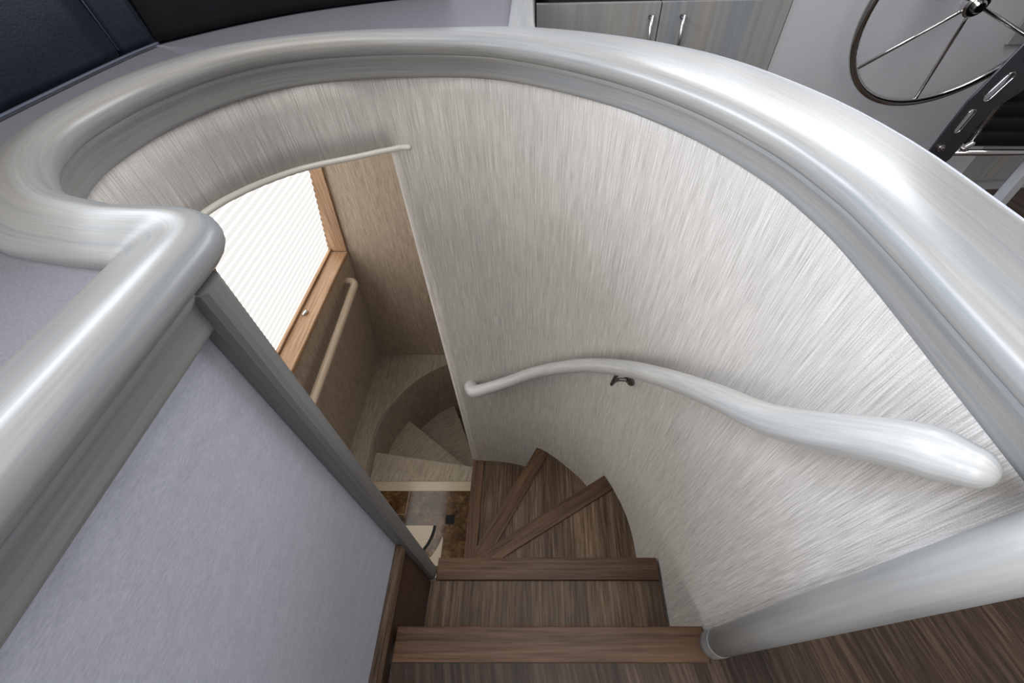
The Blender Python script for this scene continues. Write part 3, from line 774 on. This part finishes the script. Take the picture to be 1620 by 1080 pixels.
# wheel
wc = Vector((1.215, 1.445, .735)); R_ = .276
wt = math.radians(-12); wy = math.radians(-2)
h_ = Vector((math.cos(wy), math.sin(wy), 0)); n0 = Vector((math.sin(wy), -math.cos(wy), 0))
up_ = Vector((0, 0, math.cos(wt))) - n0*math.sin(wt); nn_ = h_.cross(up_)
sw = thing('steering_wheel', 'large polished steel steering wheel with six thin spokes in front of the console', 'steering wheel', wc)
ringp = [wc + h_*math.cos(a)*R_ + up_*math.sin(a)*R_ for a in (2*PI*k/72 for k in range(72))]
put(tube('rim', ringp, .0115, 'steel', nseg=16, closed=True), sw)
for k in range(6):
    a = math.radians(-20 - 60*k)
    d_ = h_*math.cos(a) + up_*math.sin(a)
    put(tube('spoke', [wc + d_*.026 + nn_*.0, wc + d_*.045 + nn_*.0, wc + d_*(R_-.004)], .0052, 'steel', nseg=10), sw)
hub = put(disc('hub', wc - nn_*.014, nn_, .031, .03, 'steel', bevel=.006), sw)
put(disc('hub_cap', wc + nn_*.0165, nn_, .016, .010, 'steel', bevel=.004), hub)
bk = -n0
end = wc + Vector((.035, .245, .10))
put(tube('shaft', [wc - nn_*.014, wc.lerp(end, .5), end], .026, 'white_trim', nseg=18), sw)
# helm seat frame
hs_ = thing('helm_chair', 'black ribbed helm chair with dark slotted steel side plates at the right edge', 'chair', (1.4, 1.2, 0))
SLOTS = (((.009, .508), (.013, .551), .0085), ((.024, .589), (.041, .637), .0095), ((.050, .681), (.065, .727), .0095))
def slot_outline(x0, k, n=8):
    (ax, az), (bx, bz), r = k; t0 = math.atan2(bz-az, bx-ax)
    out = [(x0+bx + r*math.cos(t0-PI/2+PI*q/n), bz + r*math.sin(t0-PI/2+PI*q/n)) for q in range(n+1)]
    return out + [(x0+ax + r*math.cos(t0+PI/2+PI*q/n), az + r*math.sin(t0+PI/2+PI*q/n)) for q in range(n+1)]
def slotted_plate(name, x0):
    """upright steel plate with two long slots, as an outline with holes"""
    pl = bmesh.new(); th = .006
    def ring_(pts, y): return [pl.verts.new((x, y, z)) for x, z in pts]
    outer = [(x0+a, z) for a, z in [(-.028, .425), (-.025, .440), (-.023, .518), (-.019, .579), (-.012, .601), (.016, .707), (.075, .93), (.168, .93), (.147, .665), (.105, .607), (.066, .560), (.058, .515), (.052, .425), (.043, .410), (.0, .404), (-.018, .408)]]
    holes = [slot_outline(x0, k) for k in SLOTS]
    edges = []
    for pts in [outer]+holes:
        vs2 = ring_(pts, 0.0)
        for i in range(len(vs2)): edges.append(pl.edges.new((vs2[i], vs2[(i+1) % len(vs2)])))
    bmesh.ops.triangle_fill(pl, use_beauty=True, edges=edges)
    ex = bmesh.ops.extrude_face_region(pl, geom=list(pl.faces))
    for v in ex['geom']:
        if isinstance(v, bmesh.types.BMVert): v.co.y += th
    bmesh.ops.recalc_face_normals(pl, faces=pl.faces)
    for v in pl.verts: v.co.y += 1.187
    me = bpy.data.meshes.new(name); pl.to_mesh(me); pl.free(); me.uv_layers.new()
    return link(name, me, 'steel_dark', None, False, .0012)
def side_plate(x0):
    p = put(slotted_plate('side_plate', x0), hs_)
    put(disc('bolt', (x0-.001, 1.1868, .458), (0, -1, 0), .0095, .005, 'steel', nseg=20, bevel=.001), p)
    put(disc('bolt_head', (x0-.001, 1.1815, .458), (0, -1, 0), .006, .005, 'steel', nseg=6, bevel=.001), p)
for k in SLOTS:
    pts = [(x, 1.186, z) for x, z in slot_outline(1.162, k)]
    put(tube('slot_glint', pts, .0014, 'steel', nseg=8, closed=True), hs_)  # bright tube added to draw the highlight along each slot edge
side_plate(1.162); side_plate(1.70)
put(tube('cross_tube', [(1.17, 1.205, .436), (1.75, 1.205, .436)], .009, 'steel', nseg=14), hs_)
# ribbed pad
rib = []
x0, x1 = 1.253, 1.66
zc = .452; prof = []
for k in range(14):
    z = .454 + k*.019*2
    for a in range(7):
        q = a/6*PI; prof.append((1.205 - .004*math.sin(q), z + .038*a/6))
pz = prof[-1][1]
prof += [(1.235, pz), (1.245, pz-.01), (1.245, .46), (1.235, .454)]
def padrow(x, k): return [Vector((x, 1.225+(y-1.225)*k, z)) for y, z in prof]
rows = [padrow(x0, .05), padrow(x0+.003, .8), padrow(x0+.010, 1), padrow((x0+x1)/2, 1), padrow(x1-.01, 1), padrow(x1-.003, .8), padrow(x1, .05)]
put(grid('ribbed_pad', rows, 'black_vinyl', closed_j=True, cap_ends=True), hs_)
put(tube('edge_tube', [(1.246, 1.200, .462), (1.246, 1.200, .98)], .0045, 'steel', nseg=10), hs_)
jn, jr = capped([(1.236, 1.196, .452), (1.250, 1.196, .466)], .008); put(tube('joint', jn, jr, 'steel', nseg=12), hs_)
# pedestal leg
put(slab('leg', [(1.50, 1.19, .0), (1.53, 1.19, .0), (1.53, 1.23, .0), (1.50, 1.23, .0), (1.47, 1.19, .425), (1.497, 1.19, .425), (1.497, 1.22, .425), (1.47, 1.22, .425)], 'white_trim', hs_ if False else None, .002), hs_)
